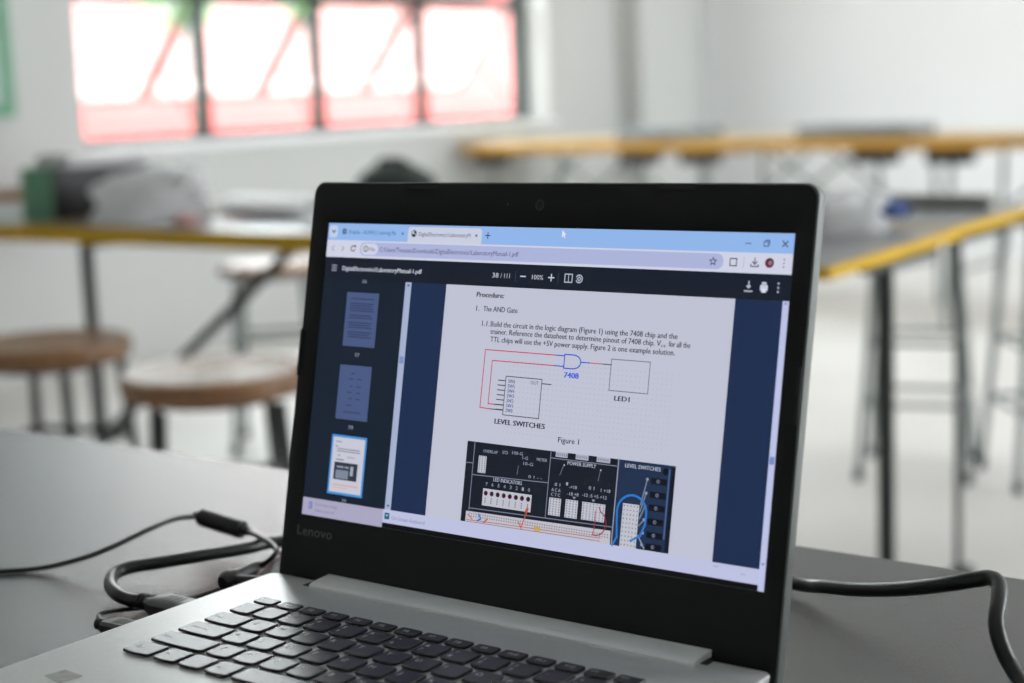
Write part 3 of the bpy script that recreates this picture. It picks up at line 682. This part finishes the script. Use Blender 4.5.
line([(974, 720), (984, 700), (980, 660)] + arc(1018, 640, 39, 38, 180, 0) + [(1056, 664), (1046, 690), (1022, 704)], 5, (44, 124, 210), 9)
for k, y in enumerate((564, 595, 624, 655, 685, 711)):
    rect(1062, y-7, 1104, y+7, (14, 18, 30), 7); circ(1080, y, 8, (20, 22, 32), 8); circ(1081, y, 4.5, (110, 116, 134), 9); circ(1082, y, 2.2, (30, 30, 40), 9)
    circ(1052, y-2, 3.5, (150, 160, 180), 8)
    if k < 4: line([(1052, y-2), (1040, 620+k*16)], 3, (128, 138, 160), 7)
circ(1098, 540, 8, (14, 18, 28), 7); rect(1106, 534, 1110, 690, (76, 104, 150), 6); rect(1112, 530, 1123, 720, (18, 24, 40), 6)
line([(1040, 690), (1058, 716)], 3, (150, 158, 176), 7)

me = bpy.data.meshes.new('display'); me.from_pydata([tuple(Vector(p)+OFF) for p in DV], [], DF); me.update()
ca = me.color_attributes.new('Col', 'FLOAT_COLOR', 'CORNER')
buf = []
for poly, c in zip(me.polygons, DC): buf += [c[0], c[1], c[2], 1.0]*poly.loop_total
ca.data.foreach_set('color', buf)
m = bpy.data.materials.new('lcd_panel'); m.use_nodes = True; nt = m.node_tree; pb_ = nt.nodes['Principled BSDF']
pb_.inputs['Base Color'].default_value = (.006, .006, .007, 1); pb_.inputs['Roughness'].default_value = .28; pb_.inputs['Specular IOR Level'].default_value = .25; pb_.inputs['Emission Strength'].default_value = .92
at_ = nt.nodes.new('ShaderNodeAttribute'); at_.attribute_name = 'Col'; nt.links.new(at_.outputs['Color'], pb_.inputs['Emission Color'])
me.materials.append(m)
lp('display', me, None, LID)

# ---- keyboard
ZK, QK = .0019, .01872
XL, XR, YB = -.13383, .1345, -.1478
KEYMESH, LEGMESH = {}, {}
def key_mesh(wd, dp):
    kk = (round(wd, 5), round(dp, 5))
    if kk in KEYMESH: return KEYMESH[kk]
    def outline(ins, z):
        x0, x1, y0, y1 = ins, wd-ins, ins, dp-ins; r = .0014; rb = min(.0020, dp*.25); pts = []
        n = 8; bulge = .0006 if dp > .012 else .0004
        for k in range(5):
            a = math.radians(180+90*k/4); pts.append((x0+rb+rb*math.cos(a), y0+bulge+rb+rb*math.sin(a), z))
        for k in range(1, n):
            t = k/n; pts.append((x0+rb+(x1-x0-2*rb)*t, y0+bulge-bulge*math.sin(math.pi*t), z))
        for k in range(5):
            a = math.radians(270+90*k/4); pts.append((x1-rb+rb*math.cos(a), y0+bulge+rb+rb*math.sin(a), z))
        for (cx, a0) in ((x1-r, 0), (x0+r, 90)):
            for k in range(4):
                a = math.radians(a0+90*k/3); pts.append((cx+r*math.cos(a), y1-r+r*math.sin(a), z))
        return pts
    KEYMESH[kk] = MB().rings([outline(0, -.0012), outline(0, -.0006), outline(.00015, -.0002), outline(.0006, 0)]).mesh('key', angle=12)
    KEYMESH[kk].materials.append(M_KEY); return KEYMESH[kk]
def legend_mesh(s, size):
    if (s, size) in LEGMESH: return LEGMESH[(s, size)]
    v, f = text_geo(s); k = size/CAP; x0 = min(p[0] for p in v)
    me = bpy.data.meshes.new('legend'); me.from_pydata([((p[0]-x0)*k, p[1]*k, 0) for p in v], [], f); me.update(); me.materials.append(M_LEG)
    LEGMESH[(s, size)] = me; return me
def key(x, y, wd, dp, legs):
    o = bpy.data.objects.new('key', key_mesh(wd, dp)); COL.objects.link(o); o.parent = LAP; o.location = Vector((x-.0011, y-.0008, ZK))+OFF
    for (s, lx, ly, sz) in legs:
        l = bpy.data.objects.new('legend', legend_mesh(s, sz)); COL.objects.link(l); l.parent = o; l.location = (lx, ly, .00008)
G = .0030; KD = .0157
def row(j, x, names, pitch, last=None, first=None):
    y = YB+QK*j
    for i, nme in enumerate(names):
        if len(nme) == 1 and j in (1, 2, 3) and nme.isalpha(): lg = [(nme, .0028, .0084, .0036)]
        elif len(nme) == 2 and nme != 'Fn': lg = [(nme[0], .0028, .0036, .0030), (nme[1], .0028, .0092, .0030)]
        else: lg = [(nme, .0028, .0088 if j else .0070, .0022)] if nme.strip() else []
        key(x+pitch*i, y, pitch-G, KD, lg)
def wide(j, x0, x1, s): key(x0, YB+QK*j, x1-x0-G, KD, [(s, .0028, .0070, .0022)] if s else [])
PK = .01905
wide(4, XL, -.1161, '`'); row(4, -.1161, ['1!', '2@', '3#', '4$', '5%', '6^', '7&', '8*', '9(', '0)', '-_', '=+'], PK); wide(4, -.1161+12*PK, XR+G, 'Backspace')
wide(3, XL, -.1066, 'Tab'); row(3, -.1066, list('QWERTYUIOP')+['[{', ']}'], PK); wide(3, -.1066+12*PK, XR+G, '')
wide(2, XL, -.1012, 'Caps Lock'); row(2, -.1012, list('ASDFGHJKL')+[';:', '\'"'], PK); wide(2, -.1012+11*PK, XR+G, 'Enter')
wide(1, XL, -.0918, 'Shift'); row(1, -.0918, list('ZXCVBNM')+[',<', '.>', '/?'], PK); wide(1, -.0918+10*PK, XR+G, 'Shift')
wide(0, XL, -.1108, 'Ctrl'); row(0, -.1108, ['Fn', ' ', 'Alt'], PK); wide(0, -.1108+3*PK, -.1108+8*PK, ''); row(0, -.1108+8*PK, ['Alt', 'Ctrl', '<'], PK)
xa = -.1108+11*PK
key(xa, YB, PK-G, .0072, []); key(xa, YB+.0085, PK-G, .0072, []); key(xa+PK, YB, XR-xa-PK, KD, [])
YFN = YB+QK*4+.01836
key(XL, YFN, .0150, .0092, [('Esc', .0026, .0046, .0020)])
for i in range(12): key(-.11568+.01725*i, YFN, .01425, .0092, [('F'+str(i+1), .0050, .0030, .0028)])
key(-.11568+.01725*12, YFN, .0145, .0092, [('Del', .0026, .0046, .0020)]); key(-.11568+.01725*13, YFN, .0145, .0092, [('End', .0026, .0046, .0020)])

# ------------------------------------------------------------------ cables on the near table
def P(px, py, z): return onz(px, py, z)
def cable_thing(name, label, loc): return thing(name, label, 'cable', loc, world=True)
# power lead with its ferrite bead
dc = cable_thing('power_cable', 'thin black power lead with a ferrite bead, left of the laptop', (-.36, .0, ZT))
zc = ZT+.0018
pts = [P(-60, 576, zc), P(0, 571.5, zc), P(42, 568, zc+.001), P(80, 559, zc+.008), P(110, 548, zc+.014), P(150, 529, zc+.020), P(175, 519, zc+.020), P(198, 516.5, zc+.018)]
link('cord', MB().tube(smooth_path(pts), .0017, 10), M_CABLE, dc)
a_, b_ = P(201, 517, zc+.017), P(243, 530, zc+.012)
d_ = (b_-a_).normalized()
fer = link('ferrite_bead', MB().tube([a_, a_+d_*.0008, b_-d_*.0008, b_], [.0052, .0062, .0062, .0052], 20), M_CABLE2, dc)
link('bead_collar', MB().tube([a_-d_*.006, a_+d_*.001], [.0026, .0036], 12), M_CABLE2, dc); link('bead_collar', MB().tube([b_-d_*.001, b_+d_*.006], [.0036, .0026], 12), M_CABLE2, dc)
pts = [b_+d_*.004, P(258, 536, zc+.014), P(272, 544, zc+.017), P(276.5, 552, zc+.017), P(268, 561, zc+.012), P(258, 566, zc+.008)]
link('cord', MB().tube(smooth_path(pts), .0017, 10), M_CABLE, dc)
s_, e_ = P(260, 565, zc+.008), P(236, 577, zc+.007)
link('strain_relief', MB().tube([s_, s_.lerp(e_, .3), e_], [.0026, .0042, .0048], 12), M_CABLE2, dc)
tip = P(226, 582, zc+.006)
link('plug_head', MB().tube([e_.lerp(tip, -.2), e_.lerp(tip, .3), tip, tip+(tip-e_).normalized()*.003], [.0048, .0062, .0062, .0045], 14), M_CABLE2, dc)
link('barrel', MB().tube([tip.lerp(e_, .4), Vector((X0-.0005, tip.y+.012, -.0095))], .0035, 12), M_CABLE2, dc)
# display cable: out of the left side, behind the lid and off to the right
hd = cable_thing('video_cable', 'thick black video cable running behind the laptop to its right', (-.2, .02, ZT))
zh = ZT+.0055
bend = [P(141, 601, -.0105), P(130, 600, -.0105), P(118, 595, -.009), P(110.5, 585, -.008), P(115, 574, -.007), P(130, 567.5, -.006), P(160, 562.5, -.006), P(200, 556, -.006), P(245, 548.5, -.008), P(285, 541, -.010)]
behind = [Vector((-.20, .13, zh-.001)), Vector((-.10, .19, zh-.001)), Vector((.0, .185, zh-.001))]
right = [P(792, 582.5, zh+.002), P(825, 586.5, zh+.008), P(860, 589.5, zh+.014), P(905, 588.5, zh+.024), P(950, 583.5, zh+.034), P(975, 579.5, zh+.038), P(990, 578, zh+.040), P(998.5, 584, zh+.039), P(999, 600, zh+.034), P(996, 622, zh+.026), P(1001, 645, zh+.016), P(1012, 668, zh+.006), P(1030, 692, zh), P(1070, 730, zh)]
link('cord', MB().tube(smooth_path(bend+behind+right, 10), .0041, 14), M_CABLE, hd)
k0 = P(143, 601, -.0105); k1 = Vector((X0-.0008, k0.y-.004, -.0085)); dd = (k1-k0).normalized()
for i in range(4): link('strain_rib', MB().tube([k0-dd*(.001-.0032*i), k0+dd*(.001+.0032*i)], .0052, 14), M_CABLE2, hd)
side = dd.cross(Vector((0, 0, 1))).normalized(); upv = side.cross(dd).normalized()
def plug(a, b, w0, w1, h, par, nm='plug'):
    def rg(c, w, hh): return [tuple(c+side*sx*w+upv*sz*hh) for (sx, sz) in ((-1, -.6), (-.7, -1), (.7, -1), (1, -.6), (1, .6), (.7, 1), (-.7, 1), (-1, .6))]
    return link(nm, MB().rings([rg(a, w0, h*.8), rg(a.lerp(b, .25), w1, h), rg(b, w1, h)]), M_CABLE2, par)
pl = plug(k0+dd*.009, k1+dd*.0, .006, .0105, .0052, hd)
for i in range(4):
    c_ = k0+dd*(.024+.0042*i) + upv*.0053
    o = link('grip_line', MB().add([tuple(c_+side*sx*.0055+dd*sd*.0009+upv*.0001) for (sx, sd) in ((-1, -1), (1, -1), (1, 1), (-1, 1))], [(0, 1, 2, 3)]), M_RUB, hd)
# thin usb lead
ub = cable_thing('usb_cable', 'thin black lead with a small plug nearest the palm rest corner', (-.2, -.08, ZT))
pts = [P(101, 621, -.011), P(98.5, 616, -.011), P(106, 612, -.011), P(125, 609.5, -.0145), P(150, 607, -.0176), P(176, 603, -.0176), P(205, 594, -.0176), P(235, 582, -.0172), P(262, 567, -.0172), P(290, 552, -.0172), Vector((-.16, .10, -.0172)), Vector((-.05, .12, -.0172))]
link('cord', MB().tube(smooth_path(pts), .0014, 10), M_CABLE, ub)
k0 = P(100, 624, -.0105); k1 = Vector((X0-.0008, k0.y-.002, -.0085)); dd = (k1-k0).normalized(); side = dd.cross(Vector((0, 0, 1))).normalized(); upv = side.cross(dd).normalized()
for i in range(3): link('strain_rib', MB().tube([k0-dd*(.001-.0026*i), k0+dd*(.0008+.0026*i)], .0036, 12), M_CABLE2, ub)
plug(k0+dd*.006, k1, .005, .0075, .0042, ub)
link('plug_window', MB().add([tuple(k0+dd*(.022+.006*sd)+side*sx*.0035+upv*.0044) for (sx, sd) in ((-1, -1), (1, -1), (1, 1), (-1, 1))], [(0, 1, 2, 3)]), M_RUB, ub)
